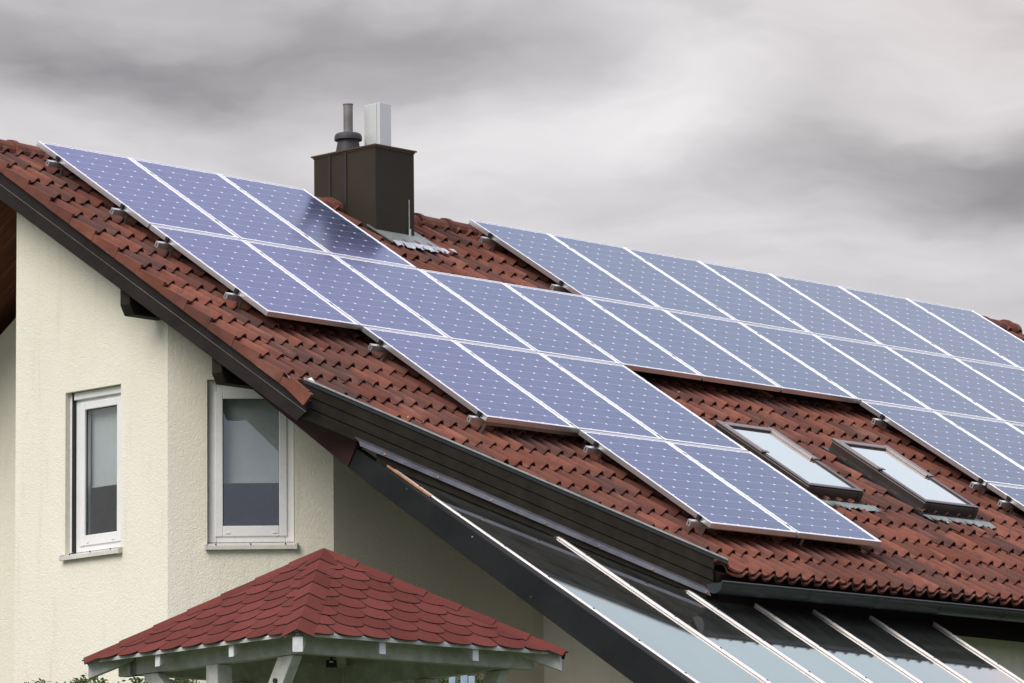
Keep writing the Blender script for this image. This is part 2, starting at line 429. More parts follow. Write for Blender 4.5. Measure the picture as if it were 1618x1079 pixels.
# ------------------------------------------------------------------ roof frame
T = R_(32); cT, sT = math.cos(T), math.sin(T)
EU = Vector((1, 0, 0)); EV = Vector((0, -cT, -sT)); EN = Vector((0, -sT, cT))
def wn_(u, v): return .00187 * (u - 5) * (v - 2.5)        # the old roof is very slightly twisted
def RP(u, v, n=0.): return EU * u + EV * v + EN * (n + wn_(u, v))
GZ = -7.3                                                  # terrace level
U0, U1 = -.43, 13.0
VE = 7.10                                                  # eave
def v_cut(u, n=-.14, c=3.97):                              # the 45 degree cut across the roof corner
    return (c + u - n * sT) / cT
def under_z(y, n): return (n + y * sT) / cT                # height of the plane n over the roof plane at y

house = thing('house', 'cream rendered house with a red tiled roof carrying solar panels and a chimney', 'house', (5.0, -2.0, GZ))

# ---- tiles
CP = .3225; V_FIRST = .625 - 3 * CP
courses = [V_FIRST + i * CP for i in range(0, 60) if V_FIRST + i * CP < VE - .02]
def wave(s):
    s = s % 1.0
    if s < .48: return .043 * math.sin(math.pi * s / .48) ** .9
    return -.009 * math.sin(math.pi * (s - .48) / .52)
SKY = [(4.32, 5.01, 4.22, 5.40), (5.735, 6.44, 4.27, 5.45)]
mb = MB()
NT_BASE = -.186
ss = [0, .02, .06, .11, .17, .24, .31, .37, .42, .46, .48, .54, .62, .70, .78, .86, .94, 1.0]
ntile = int(round((U1 - U0) / .30))
for ci, v0 in enumerate(courses):
    v1 = min(v0 + CP, VE)
    off = 0
    for k in range(-1, ntile + 1):
        ua = U0 + k * .30 + off; tid = (rng.random(), rng.random() ** 2, rng.random())
        dj = rng.uniform(-.004, .005); vj = rng.uniform(-.006, .008); tw = rng.uniform(-.012, .012)
        if ua + .3 < U0 + .01 or ua > U1 - .01: continue
        if v_cut(ua + .30) < v0: continue
        hidden = False
        for (a, b, c, d) in SKY:
            if a + .03 < ua + .15 < b - .03 and c + .10 < v0 + .1 and v1 < d - .02: hidden = True
        if hidden: continue
        us = []
        for wv in range(2): us += [ua + .15 * (wv + q) for q in (ss if wv == 1 else ss[:-1])]
        ts = [-.22, .0, .1, .45, .80, .955, 1.0]
        grid = []
        for t in ts:
            row = []
            if k <= 0 and us[0] <= U0 + .001: pass
            for u in us:
                v = max(v0 + CP * t + vj * (t > 0), -.20); v = min(v, v_cut(u) - .002)
                if v > VE: v = VE
                tt = (v - v0) / CP
                n = NT_BASE + wave((u - U0) / .15) + .036 * max(tt, -.22) + dj + tw * (u - ua - .15) + (-.006 if t == 1.0 else 0)
                row.append(RP(min(max(u, U0) if u > U0 + .0005 else U0 - .031, U1), v, n))
            grid.append(row)
        last = []
        for u, p in zip(us, grid[-1]): last.append(p - EN * .013 - EV * .003)
        grid.append(last)
        b = len(mb.v)
        for row in grid: mb.v += row
        w_ = len(us)
        for i in range(len(grid) - 1):
            for j in range(w_ - 1):
                mb.f.append((b + i * w_ + j, b + (i + 1) * w_ + j, b + (i + 1) * w_ + j + 1, b + i * w_ + j + 1)); mb.mi.append(0); mb.t[len(mb.f) - 1] = tid
roof = mb.build('roof', 'clay_tile', house, smooth=True)
roof.data.set_sharp_from_angle(angle=R_(42))
# rear slope and the deck under the tiles
mb = MB()
RY = .226
mb.prism([(U0 + .02, RY + .03, -.13), (U1, RY + .03, -.13), (U1, RY + 5.2, -.11 - 5.2 * .625), (U0 + .02, RY + 5.2, -.11 - 5.2 * .625)], (0, 0, -.12))
mb.build('rear_roof', 'clay_tile', house)
mb = MB()
dk = [(U0 + .05, -.2), (U1 - .02, -.2), (U1 - .02, VE - .05), (2.05, VE - .05), (2.05, v_cut(2.05, -.3, 3.90)), (U0 + .05, v_cut(U0 + .05, -.3, 3.90))]
def deck(n0, n1, poly):
    b = MB(); b.prism([EU * u + EV * v + EN * n0 for u, v in poly], EN * (n1 - n0)); return b
dk = [(U0 + .05, -.15), (U1 - .02, -.15), (U1 - .02, VE - .10), (VE * cT - 3.90 - .42 * sT, VE - .10), (U0 + .05, (3.90 + U0 + .05 + .42 * sT) / cT)]
dk[3] = ((VE - .10) * cT - 3.88 - .42 * sT, VE - .10)
deck(-.40, -.25, dk).build('soffit', 'soffit_wood', house)

# ---- verge tiles, ridge caps, barge boards
mb = MB()
for ci, v0 in enumerate(courses):
    if v0 > 4.2: continue
    tid = (rng.random() * .7, rng.random() * .3, 0)
    v1 = v0 + CP
    j = rng.uniform(-.003, .003)
    ve = min(v1 + .005, 4.52)
    prof = [(v0 + .006, -.176 + j), (ve - .002, -.140 + j), (ve - .002, -.234), (v0 + .006, -.236)]
    mb.prism([RP(U0 - .052 + j, v, n) for v, n in prof], EU * .022, tid=tid)
mb.prism([RP(U0 - .053, 4.26, -.135), RP(U0 - .053, 4.54, -.150), RP(U0 - .053, 4.50, -.262), RP(U0 - .053, 4.26, -.235)], EU * .025, tid=(.5, .05, 0))
vt = mb.build('verge_tiles', 'clay_tile', roof)
mb = MB()
RC = Vector((0, .226, -.100))                               # ridge axis
u = U0 - .05; L = .36
while u < 12.95:
    u2 = min(u + L + .05, 13.02); tid = (rng.random() * .8, rng.random() * .5, 0); lift = rng.uniform(0, .006)
    rings = []
    for (uu, sc) in ((u, 1.12), (u + .05, 1.12), (u + .06, 1.0), (u2, .93)):
        ring = []
        for k in range(11):
            an = math.pi * (k / 10 * 1.16 - .08)
            ring.append(RC + Vector((uu, -math.cos(an) * .118 * sc, math.sin(an) * .105 * sc + .004 + lift + wn_(uu, -.25))))
        rings.append(ring)
    for i in range(3):
        for k in range(10): mb.poly([rings[i][k], rings[i + 1][k], rings[i + 1][k + 1], rings[i][k + 1]][::-1], tid=tid)
    mb.poly(rings[0], tid=tid); mb.poly(rings[-1][::-1], tid=tid)
    u += L
rcap = mb.build('ridge_tiles', 'clay_tile', roof, smooth=True); rcap.data.set_sharp_from_angle(angle=R_(50))
def vslab(x, th, pts, name, mat, parent, bevel=.004):
    b = MB(); b.prism([(x, (EV * v + EN * n).y, (EV * v + EN * n).z) for v, n in pts], (th, 0, 0)); return b.build(name, mat, parent, bevel=bevel)
vslab(-.438, .036, [(-.42, -.225), (4.50, -.240), (4.50, -.325), (-.42, -.310)], 'barge_board', 'dark_brown_wood', roof)
vslab(-.425, .030, [(-.42, -.313), (4.498, -.328), (4.44, -.436), (-.42, -.425)], 'barge_board', 'dark_brown_wood', roof)
vslab(-.429, .012, [(-.42, -.306), (4.499, -.321), (4.499, -.334), (-.42, -.319)], 'barge_batten', 'trim_metal', roof, 0)
# ---- chamfer fascia boards
OUT = Vector((-1, -1, 0)).normalized()
def FP(x, n, c): return Vector((x, -c - x, (n + (-c - x) * sT) / cT))
bands = [(-.165, -.245, 3.965), (-.249, -.322, 3.955), (-.326, -.405, 3.960)]
xa, xb = -.395, 1.80
for n0, n1, c in bands:
    b = MB(); b.prism([FP(xa, n0, c), FP(xb, n0, c), FP(xb, n1, c), FP(xa, n1, c)], OUT * .024); b.build('fascia_board', 'fascia_wood', roof, bevel=.004)
b = MB(); b.prism([FP(xa, -.17, 3.94), FP(xb, -.17, 3.94), FP(xb, -.40, 3.94), FP(xa, -.40, 3.94)], OUT * .012); b.build('fascia_backing', 'soffit_wood', roof)
b = MB()                                                    # metal drip edge
b.prism([FP(-.40, -.140, 3.992), FP(1.86, -.140, 3.992), FP(1.86, -.128, 3.992), FP(-.40, -.128, 3.992)], OUT * .026)
drip = b.build('drip_edge', 'drip_bright', roof)
b = MB(); b.prism([FP(-.40, -.1405, 3.998), FP(1.86, -.1405, 3.998), FP(1.86, -.164, 3.998), FP(-.40, -.164, 3.998)], OUT * .010); b.build('drip_face', 'gutter_metal', drip)
b = MB()
f = lambda t: RP(-.50 + .17 * t, 4.17 + .15 * t, -.118 - .055 * math.sin(t * math.pi) + .02 * t)
for k in range(9):
    t0, t1 = k / 9, (k + 1) / 9; b.poly([f(t0), f(t1), f(t1) + EV * .075 - EN * .022, f(t0) + EV * .06 - EN * .018])
b.build('lead_tongue', 'bright_lead', roof)
# ---- eave gutter with brackets
b = MB(); gc = lambda u: RP(u, VE + .055, -.235)
def halfpipe(u0, u1, r, th):
    for k in range(12):
        a0 = math.pi * (1 + k / 12); a1 = math.pi * (1 + (k + 1) / 12)
        q = lambda u, a, rr: gc(u) + Vector((0, math.cos(a) * rr, math.sin(a) * rr))
        b.poly([q(u0, a0, r), q(u1, a0, r), q(u1, a1, r), q(u0, a1, r)]); b.poly([q(u0, a0, r - th), q(u0, a1, r - th), q(u1, a1, r - th), q(u1, a0, r - th)])
for i in range(9): halfpipe(1.62 + i * 1.4, 1.62 + (i + 1) * 1.4, .078, .006)
b.tube([gc(1.62) + Vector((0, -.078, .004)), gc(13.0) + Vector((0, -.078, .004))], .010, 8)
b.poly([gc(1.62) + Vector((0, math.cos(math.pi * (1 + k / 12)) * .078, math.sin(math.pi * (1 + k / 12)) * .078)) for k in range(13)])
gut = b.build('gutter', 'gutter_metal', roof, smooth=True); gut.data.set_sharp_from_angle(angle=R_(50))
for i in range(14):
    b = MB(); u = 2.62 + i * .78
    for k in range(10):
        a0 = math.pi * (1 + k / 10); a1 = math.pi * (1 + (k + 1) / 10)
        q = lambda uu, a: gc(uu) + Vector((0, math.cos(a) * .0815, math.sin(a) * .0815))
        b.poly([q(u, a0), q(u + .026, a0), q(u + .026, a1), q(u, a1)])
    b.build('bracket', 'gutter_metal', gut, smooth=True)
b = MB(); y0 = (EV * (VE - .30)).y
b.abox(1.86, 13.0, y0 + .005, y0 + .03, under_z(y0, -.50), under_z(y0, -.2)); b.build('eave_board', 'eave_black', roof)

# ---- walls
def wall(p0, p1, inward, hole=None, ztop=None, zb=GZ - .3, rev=.16, seg=10):
    """vertical wall from p0 to p1 (x, y), optional hole (s0, s1, z0, z1) along its length, with reveals"""
    p0 = Vector((*p0, 0)); p1 = Vector((*p1, 0)); L = (p1 - p0).length; d = (p1 - p0) / L; inw = Vector((*inward, 0))
    b = MB(); P = lambda s, z: p0 + d * s + Vector((0, 0, z))
    zt = ztop or (lambda q: under_z(q.y, -.42))
    top = lambda s: P(s, zt(p0 + d * s))
    if hole:
        s0, s1, z0, z1 = hole
        b.poly([P(0, zb), P(s0, zb), top(s0), top(0)]); b.poly([P(s1, zb), P(L, zb), top(L), top(s1)])
        b.poly([P(s0, zb), P(s1, zb), P(s1, z0), P(s0, z0)]); b.poly([P(s0, z1), P(s1, z1), top(s1), top(s0)])
        for (a, za), (c, zc) in (((s0, z0), (s0, z1)), ((s0, z1), (s1, z1)), ((s1, z1), (s1, z0)), ((s1, z0), (s0, z0))):
            b.poly([P(a, za), P(c, zc), P(c, zc) + inw * rev, P(a, za) + inw * rev])
    else:
        b.poly([P(0, zb), P(L, zb), top(L), top(0)])
    return b.build('wall', 'cream_render', house, fix=True)
i2 = 1 / math.sqrt(2)
W1 = (.0, -1.603); W2 = (.925, -2.528)
wall((0, .25), W1, (1, 0), (.25 + .37, .25 + 1.045, -3.445, -2.112), ztop=lambda q: under_z(min(q.y, .25), -.42))
wall(W1, W2, (i2, i2), (.312, 1.0, -3.472, -2.145))
wall(W2, (3.3, -2.528), (0, 1))
wall((3.3, -2.528), (3.3, -5.4), (1, 0))
wall((3.3, -5.4), (12.6, -5.4), (0, 1))
wall((12.6, -5.4), (12.6, .25), (-1, 0)); 
wall((12.6, .25), (12.6, 5.2), (-1, 0), ztop=lambda q: -.42 - (q.y - .25) * .625)
wall((1.2, 5.2), (12.6, 5.2), (0, -1), ztop=lambda q: -3.5)
wall((0, .25), (1.0, .25), (0, -1), ztop=lambda q: -.36)
wall((1.0, .25), (1.0, 5.2), (1, 0), ztop=lambda q: -.42 - (q.y - .25) * .625)
# plank cladding of the recessed gable
b = MB(); z = -.2
k = 0
while z > -3.3:
    z2 = z - .125
    # lower edge rises towards the corner
    y0c, y1c = .27, 4.6
    zl = lambda y: -.98 - (y - 1.46) * .70
    pts = [(y0c, z), (y1c, z), (y1c, z2 + .008), (y0c, z2 + .008)]
    # clip under the sloping lower edge
    out = []
    for i in range(4):
        a, c = pts[i], pts[(i + 1) % 4]; fa, fc = a[1] - zl(a[0]), c[1] - zl(c[0])
        if fa >= 0: out.append(a)
        if (fa >= 0) != (fc >= 0):
            t = fa / (fa - fc); out.append((a[0] + (c[0] - a[0]) * t, a[1] + (c[1] - a[1]) * t))
    pts, out = out, []
    zr = lambda y: -.42 - (y - .25) * .625
    for i in range(len(pts)):
        a, c = pts[i], pts[(i + 1) % len(pts)]; fa, fc = zr(a[0]) - a[1], zr(c[0]) - c[1]
        if fa >= 0: out.append(a)
        if (fa >= 0) != (fc >= 0):
            t = fa / (fa - fc); out.append((a[0] + (c[0] - a[0]) * t, a[1] + (c[1] - a[1]) * t))
    if len(out) > 2: b.prism([(.985, y, zz) for y, zz in out], (-.022, 0, 0))
    z = z2
b.build('plank_cladding', 'cladding_wood', house, bevel=.004)
# purlin ends poking out under the verge
for (yc, n0) in ((-1.515, 0), (-2.585, 0)):
    zt = under_z(yc, -.425) + .02; b = MB()
    wdt = .115
    b.prism([(-.375, 0 + yc - wdt / 2, zt), (-.375, yc - wdt / 2, zt - .145), (-.33, yc - wdt / 2, zt - .225), (.25, yc - wdt / 2, zt - .225), (.25, yc - wdt / 2, zt)], (0, wdt, 0))
    b.build('purlin', 'fascia_wood', house, bevel=.006)

# ---- windows
def window(p0, d, inw, s0, s1, z0, z1, rec, blind_z, ext=0.):
    p0 = Vector((*p0, 0)); d = Vector((*d, 0)); inw = Vector((*inw, 0)); b = MB()
    P = lambda s, z, q=0.: p0 + d * s + inw * q + Vector((0, 0, z))
    def ring(b, a0, a1, c0, c1, wl, wr, wt, wb, q0, q1):
        # four butted members
        def m(sa, sb, za, zb_): b.box(P(sa, za, q0), d * (sb - sa), Vector((0, 0, zb_ - za)), inw * (q1 - q0))
        m(a0, a0 + wl, c0, c1); m(a1 - wr, a1, c0, c1); m(a0 + wl, a1 - wr, c1 - wt, c1); m(a0 + wl, a1 - wr, c0, c0 + wb)
    ring(b, s0 + .004, s1 - .004, z0 + .03, z1 - .003, .068, .068, .095, .06, rec, rec + .07)
    win = b.build('window', 'white_plastic', house, bevel=.006)
    b = MB(); ring(b, s0 + .060, s1 - .060, z0 + .078, z1 - .088, .062, .062, .062, .085, rec - .012, rec + .055)
    sash = b.build('sash', 'white_plastic', win, bevel=.006)
    b = MB(); b.prism([P(s0 + .115, z0 + .155, rec + .02), P(s1 - .115, z0 + .155, rec + .02), P(s1 - .115, z1 - .14, rec + .02), P(s0 + .115, z1 - .14, rec + .02)], inw * .006)
    b.build('pane', 'window_glass', win)
    b = MB(); ring(b, s0 + .119, s1 - .119, z0 + .160, z1 - .147, .006, .006, .006, .006, rec + .006, rec + .0195); b.build('gasket', 'dark_gasket', win)
    b = MB(); b.box(P(s0 + .10, blind_z, rec + .085), d * (s1 - s0 - .2), Vector((0, 0, z1 - .1 - blind_z)), inw * .003)
    b.box(P(s0 + .10, blind_z - .028, rec + .080), d * (s1 - s0 - .2), Vector((0, 0, .027)), inw * .014)
    b.build('roller_blind', 'blind_fabric', win)
    b = MB()
    prof = [(z0 + .028, rec - .001), (z0 - .004, -.045), (z0 - .034, -.045), (z0 - .034, -.040), (z0 - .010, -.038), (z0 + .018, rec - .001)]
    b.prism([P(s0 - .02 - ext, z, q) for z, q in prof], d * (s1 - s0 + .04 + ext))
    sill = b.build('sill', 'sill_metal', win)
    b = MB()
    for s in (s0 - .022 - ext, s1 + .002): b.prism([P(s, z0 + .04, rec - .002), P(s, z0 + .006, -.048), P(s, z0 - .036, -.048), P(s, z0 - .036, -.03), P(s, z0 + .01, rec - .002)], d * .02)
    b.build_each('sill_end_cap', 'sill_metal', sill)
    b = MB()
    for s in (s0 + .16, s1 - .16): b.box(P(s - .017, z0 + .100, rec - .018), d * .034, Vector((0, 0, .012)), inw * .006)
    b.build_each('drain_cap', 'white_plastic', sash, bevel=.002)
    b = MB()
    for k in range(3): b.tube([P(s0 + .07 + k * (s1 - s0 - .14) / 2, z0 + .006, -.046), P(s0 + .07 + k * (s1 - s0 - .14) / 2, z0 + .006, -.0505)], .007, 8)
    b.build_each('screw', 'bolt_steel', sill)
    return win
wA = window((0, .25), (0, -1), (1, 0), .25 + .412, .25 + 1.045, -3.445, -2.112, .075, -2.86, .042)
b = MB(); b.abox(.04, .13, -.4155, -.4045, -3.41, -2.115); b.build('shutter_rail', 'dark_gasket', wA)
b = MB(); b.abox(.050, .13, -.404, -.3702, -3.41, -2.113); b.build('shutter_rail', 'white_plastic', wA)
b = MB(); b.abox(.045, .14, -1.04, -.42, -2.175, -2.115); b.build('shutter_box', 'white_plastic', wA, bevel=.006)
wB = window(W1, (i2, -i2), (i2, i2), .312, 1.0, -3.472, -2.145, .05, -2.93)
# dark room behind both windows
b = MB(); b.abox(1.9, 1.95, -2.4, .2, -4.6, -2.0); b.abox(.35, 1.9, -2.4, .2, -4.66, -4.6); b.build('room_lining', 'room_grey', house)

# ---- chimney
cx0, cx1, cy0, cy1, cz = 3.60, 4.075, -.282, .49, .43
b = MB(); b.abox(cx0, cx1, cy0, cy1, -1.0, cz); chim = b.build('chimney', 'chimney_cladding', house, bevel=.006)
b = MB()
for y in (.285, .085): b.abox(cx0 - .010, cx0 + .004, y - .014, y + .014, -.8, cz - .006)
b.build_each('standing_seam', 'chimney_seam', chim, bevel=.003)
b = MB(); b.abox(cx0 - .018, cx1 + .018, cy0 - .018, cy1 + .02, cz + .001, cz + .014); b.abox(cx0 - .006, cx1 + .006, cy0 - .006, cy1 + .006, cz - .012, cz + .0005); b.build('cap', 'cap_copper', chim)
b = MB(); b.tube([(3.79, .25, cz + .012), (3.79, .25, .47), (3.79, .25, .565), (3.79, .25, .575), (3.79, .25, .578), (3.79, .25, .610), (3.79, .25, .632), (3.79, .25, .640)], [.115, .112, .094, .094, .122, .122, .112, .095], 24)
pot = b.build('chimney_pot', 'pot_dark', chim, smooth=True); pot.data.set_sharp_from_angle(angle=R_(45))
b = MB(); b.tube([(3.79, .25, .60), (3.79, .25, .90)], .042, 20); b.tube([(3.79, .25, .895), (3.79, .25, .903)], .046, 20); b.build('flue_pipe', 'flue_grey', chim, smooth=False)
b = MB(); b.abox(3.885, 4.025, -.05, .145, cz + .015, .888); b.abox(3.878, 3.884, -.012, .0, cz + .015, .886); b.build('vent_duct', 'duct_zinc', chim, bevel=.004)
b = MB(); b.abox(cx1 - .075, cx1 - .067, cy0 - .008, cy0 - .001, -.32, .0); b.tube([(cx1 - .071, cy0 - .012, -.33), (cx1 - .071, cy0 - .012, -.26)], .012, 10); b.build('earthing_strip', 'rail_aluminium', chim)
b = MB(); v0 = .44
b.prism([RP(cx0 - .02, .30, -.13), RP(cx1 + .10, .18, -.13), RP(cx1 + .14, .66, -.128), RP(cx0 - .0, .66, -.128)], EN * .012); b.build('flashing', 'lead_grey', chim)
b = MB()
for k in range(16):
    u = cx0 + .0 + k * .040; a = .026 * math.sin(k * 2.1) + rng.uniform(-.01, .01)
    b.prism([RP(u, .64, -.112), RP(u + .04, .64, -.112), RP(u + .04, .72 + a, -.128 + rng.uniform(-.008, .014)), RP(u, .72 + rng.uniform(-.02, .02), -.128 + rng.uniform(-.008, .014))], EN * .005)
b.build('lead_apron', 'bright_lead', chim); b = MB()
for u, v in ((cx1 + .24, .61),): b.prism([RP(u, v, -.118), RP(u + .06, v, -.113), RP(u + .05, v + .08, -.118), RP(u, v + .07, -.112)], EN * .005)
b.build('lead_apron', 'bright_lead', chim)

# ---- skylights
for (a, b_, c, d) in SKY:
    m = MB(); n0, n1 = -.20, -.052
    def R4(u0, u1, v0, v1, na, nb, mm): mm.prism([RP(u0, v0, na), RP(u1, v0, na), RP(u1, v1, na), RP(u0, v1, na)], EN * (nb - na))
    R4(a, a + .065, c, d, n0, n1, m); R4(b_ - .065, b_, c, d, n0, n1, m); R4(a + .065, b_ - .065, c, c + .065, n0, n1, m); R4(a + .065, b_ - .065, d - .065, d, n0, n1, m)
    sk = m.build('skylight', 'skylight_bronze', house, bevel=.010)
    vm_ = c + (d - c) * .50
    m = MB(); R4(a - .008, a + .050, c - .01, vm_, n1 + .001, n1 + .022, m); R4(b_ - .050, b_ + .008, c - .01, vm_, n1 + .001, n1 + .022, m); R4(a + .050, b_ - .050, c - .01, c + .055, n1 + .001, n1 + .016, m)
    m.build('cover', 'skylight_cover', sk, bevel=.006)
    m = MB(); R4(a + .0505, a + .068, c + .056, vm_ - .02, n1 + .001, n1 + .019, m); R4(b_ - .068, b_ - .0505, c + .056, vm_ - .02, n1 + .001, n1 + .019, m)
    m.build_each('cover_lining', 'skylight_pale', sk)
    m = MB(); R4(a - .012, a + .060, vm_ - .02, vm_ + .02, n1 + .0225, n1 + .030, m); m.build_each('hinge', 'skylight_bronze', sk, bevel=.006)
    m = MB(); R4(a + .004, a + .050, vm_ + .005, d - .004, n1 + .002, n1 + .012, m); R4(b_ - .050, b_ - .004, vm_ + .005, d - .004, n1 + .002, n1 + .012, m); R4(a + .050, b_ - .050, d - .052, d - .004, n1 + .002, n1 + .012, m)
    m.build('sash', 'skylight_bronze', sk, bevel=.006)
    m = MB(); R4(a + .066, b_ - .066, c + .066, d - .066, n1 - .008, n1 - .001, m); m.build('pane', 'skylight_glass', sk)
    m = MB(); R4(a + .066, b_ - .066, c + .066, d - .066, n1 - .06, n1 - .05, m); m.build('blind', 'blind_fabric', sk)
    m = MB(); R4(a - .07, b_ + .07, d + .002, d + .10, -.155, -.135, m); R4(a - .06, a - .002, c - .03, d, -.17, -.13, m); R4(b_ + .002, b_ + .06, c - .03, d, -.17, -.13, m)
    m.build('flashing', 'black_metal', sk)
    m = MB()
    for k in range(20):
        u = a - .08 + k * (b_ - a + .16) / 20; wdt = (b_ - a + .16) / 20
        m.prism([RP(u, d + .09, -.128), RP(u + wdt, d + .09, -.128), RP(u + wdt, d + .19 + rng.uniform(-.02, .02), -.130 + rng.uniform(-.012, .012)), RP(u, d + .19 + rng.uniform(-.02, .02), -.130 + rng.uniform(-.012, .012))], EN * .006)
    m.build('lead_apron', 'lead_grey', sk)

# ------------------------------------------------------------------ solar panels
PU, PV = 1.01, 1.645; PW, PH = .99, 1.625
GRP = 'solar panels on the tiled roof'
def local_frame(c, r):
    u, v = c * PU, r * PV
    o = RP(u, v + PH, 0); ex = (RP(u + PW, v + PH, 0) - o).normalized(); ey = (RP(u, v, 0) - o); ey = (ey - ex * ey.dot(ex)).normalized(); ez = ex.cross(ey)
    return Matrix(((ex.x, ey.x, ez.x, o.x), (ex.y, ey.y, ez.y, o.y), (ex.z, ey.z, ez.z, o.z), (0, 0, 0, 1)))
proto = None
ordn = ['leftmost', 'second', 'third', 'fourth', 'fifth', 'sixth', 'seventh', 'eighth', 'ninth', 'tenth', 'eleventh', 'twelfth']
runs = [(0, 0, 3, 'top row left of the chimney'), (0, 5, 7, 'top row right of the chimney'), (1, 0, 12, 'long second row below the chimney'),
        (2, 1, 3, 'third row left of the skylights'), (2, 7, 5, 'third row right of the skylights'), (3, 2, 2, 'bottom row left of the skylights'), (3, 7, 5, 'bottom row right of the skylights')]
def panel_proto():
    root = bpy.data.objects.new('solar_panel', None); root.empty_display_size = .2; COL.objects.link(root); root['_b'] = (0, 0, 0)
    b = MB(); F = .017; h = .042
    b.abox(0, F, 0, PH, -h, .0015); b.abox(PW - F, PW, 0, PH, -h, .0015); b.abox(F, PW - F, 0, F, -h, .0015); b.abox(F, PW - F, PH - F, PH, -h, .0015)
    b.build('frame', 'frame_aluminium', root, bevel=.0025)
    b = MB(); b.poly([(F, F, -.003), (PW - F, F, -.003), (PW - F, PH - F, -.003), (F, PH - F, -.003)]); b.build('cell_laminate', 'solar_cells', root, fix=False)
    b = MB(); b.abox(F, PW - F, F, PH - F, -.012, -.006); b.build('backsheet', 'white_plastic', root)
    return root
proto = panel_proto(); kids = list(proto.children); first = True
for r, c0, n, where in runs:
    for i in range(n):
        if first: o = proto; first = False
        else:
            o = proto.copy(); COL.objects.link(o)
            for k in kids:
                q = k.copy(); COL.objects.link(q); q.parent = o
        o.matrix_world = local_frame(c0 + i, r)
        w_ = 'leftmost' if i == 0 else ordn[i] + ' from the left'
        if n == 2: w_ = ('left-hand', 'right-hand')[i]
        lab = 'blue solar panel, %s in the %s' % (w_, where)
        tag(o, lab, 'solar panel', GRP)
# mounting rails, their stub ends show left of each block
RT = {(0, 0): (.2, .78), (0, 5): (.195, .82), (1, 0): (.16, .75), (2, 1): (.16, .95), (2, 7): (.185, .965), (3, 2): (.14, .92), (3, 7): (.17, .9)}
for r, c0, n, where in runs:
    for t, nm in zip(RT[(r, c0)], ('upper', 'lower')):
        v = r * PV + t * PH; ua = c0 * PU - .10; ub = (c0 + n) * PU + .02
        loc = RP(ua, v, -.15)
        root = thing('mounting_rail', '%s aluminium rail carrying the %s of panels' % (nm, where), 'mounting rail', loc, 'mounting rails under the solar panels')
        b = MB()
        k = 14
        for i in range(k):
            u0, u1 = ua + (ub - ua) * i / k, ua + (ub - ua) * (i + 1) / k
            A0, A1 = RP(u0, v, 0), RP(u1, v, 0)
            for (dv0, dv1, n0, n1) in ((-.02, .02, -.060, -.046), (-.02, -.006, -.085, -.0605), (.006, .02, -.085, -.0605), (-.02, .02, -.092, -.0855)):
                b.box(A0 + EV * dv0 + EN * n0, A1 - A0, EV * (dv1 - dv0), EN * (n1 - n0))
        b.build('rail', 'rail_aluminium', root)
        b = MB()
        for uc in [ua + .16 + j * 1.15 for j in range(int((ub - ua) / 1.15) + 1)]:
            b = MB(); p = RP(uc, v, 0)
            b.box(p + EV * .022 - EU * .015 + EN * -.17, EU * .03, EV * .006, EN * .10); b.box(p + EV * .022 - EU * .015 + EN * -.176, EU * .03, EV * .12, EN * .006)
            b.build('roof_hook', 'rail_aluminium', root)
        for i in range(n + 1):
            uc = (c0 + i) * PU - .010; wdt = .012 if 0 < i < n else .016
            p = RP(uc, v, 0); b = MB(); b.box(p - EU * (wdt / 2 + (.005 if i == 0 else 0)) - EV * .016 + EN * -.040, EU * wdt, EV * .032, EN * (.0435))
            b.build('clamp', 'black_metal', root)

# ------------------------------------------------------------------ glass canopy
can = thing('glass_canopy', 'lean-to glass canopy with pale bars fixed below the brown fascia', 'canopy', (2.0, -6.2, GZ))
EVG = EV + EN * .0175
NG = -.463; VB = 9.6
bars = [.075, .955, 1.645, 2.275, 2.95, 3.625, 4.40]
VT = VE - .26
def vstart(u): return min((3.90 + u - NG * sT) / cT, VT)
def GP(u, v, n): return EU * u + EV * v + EN * (n + (v - 6) * .0175)     # a degree flatter than the roof
for i in range(6):
    a, c = bars[i] + .012, bars[i + 1] - .012; pts = [(a, vstart(a)), (c, vstart(c)), (c, VB), (a, VB)]
    ub = VT * cT + NG * sT - 3.90
    if a < ub < c: pts = [(a, vstart(a)), (ub, VT), (c, VT), (c, VB), (a, VB)]
    b = MB(); b.prism([GP(u, v, NG - .012) for u, v in pts], EN * .008); b.build('glass_pane', 'canopy_glass', can)
for i, u in enumerate(bars):
    v0 = vstart(u) + .02; b = MB()
    prof = [(-.017, NG - .003), (-.016, NG + .008), (-.010, NG + .013), (.010, NG + .013), (.016, NG + .008), (.017, NG - .003)]
    b.prism([GP(u + du, v0, n) for du, n in prof], EVG * (VB - v0)); bar = b.build('glazing_bar', 'bar_aluminium', can, bevel=.002)
    b = MB(); v = v0 + .42
    while v < VB: b.tube([GP(u + .002, v, NG + .012), GP(u + .002, v, NG + .017)], .0085, 8); v += .52
    b.build_each('screw', 'bolt_steel', bar)
    if i:
        b = MB(); b.box(GP(u - .03, v0 + .05, NG - .15), EU * .06, EVG * (VB - v0 - .05), EN * .125); b.build('rafter', 'grey_painted_wood', can)
b = MB(); b.prism([GP(-.030, v, n) for v, n in ((4.99, NG + .006), (VB, NG + .006), (VB, -.730), (5.00, -.635), (4.75, -.618), (4.75, NG + .006))], EU * .085); b.build('side_beam', 'black_beam', can, bevel=.004)
b = MB(); b.prism([GP(.030, v, n) for v, n in ((5.0, NG + .0065), (5.6, NG + .0065), (5.6, NG + .020), (5.0, NG + .020))], EU * .012); b.build('edge_trim', 'rust_wood', can)
b = MB(); b.prism([GP(-.040, v, n) for v, n in ((3.36, -.385), (4.749, -.41), (4.749, -.618), (3.33, -.540))], EU * .08); b.build('rafter_tail', 'red_brown_wood', can, bevel=.004)
b = MB(); c_ = 3.990
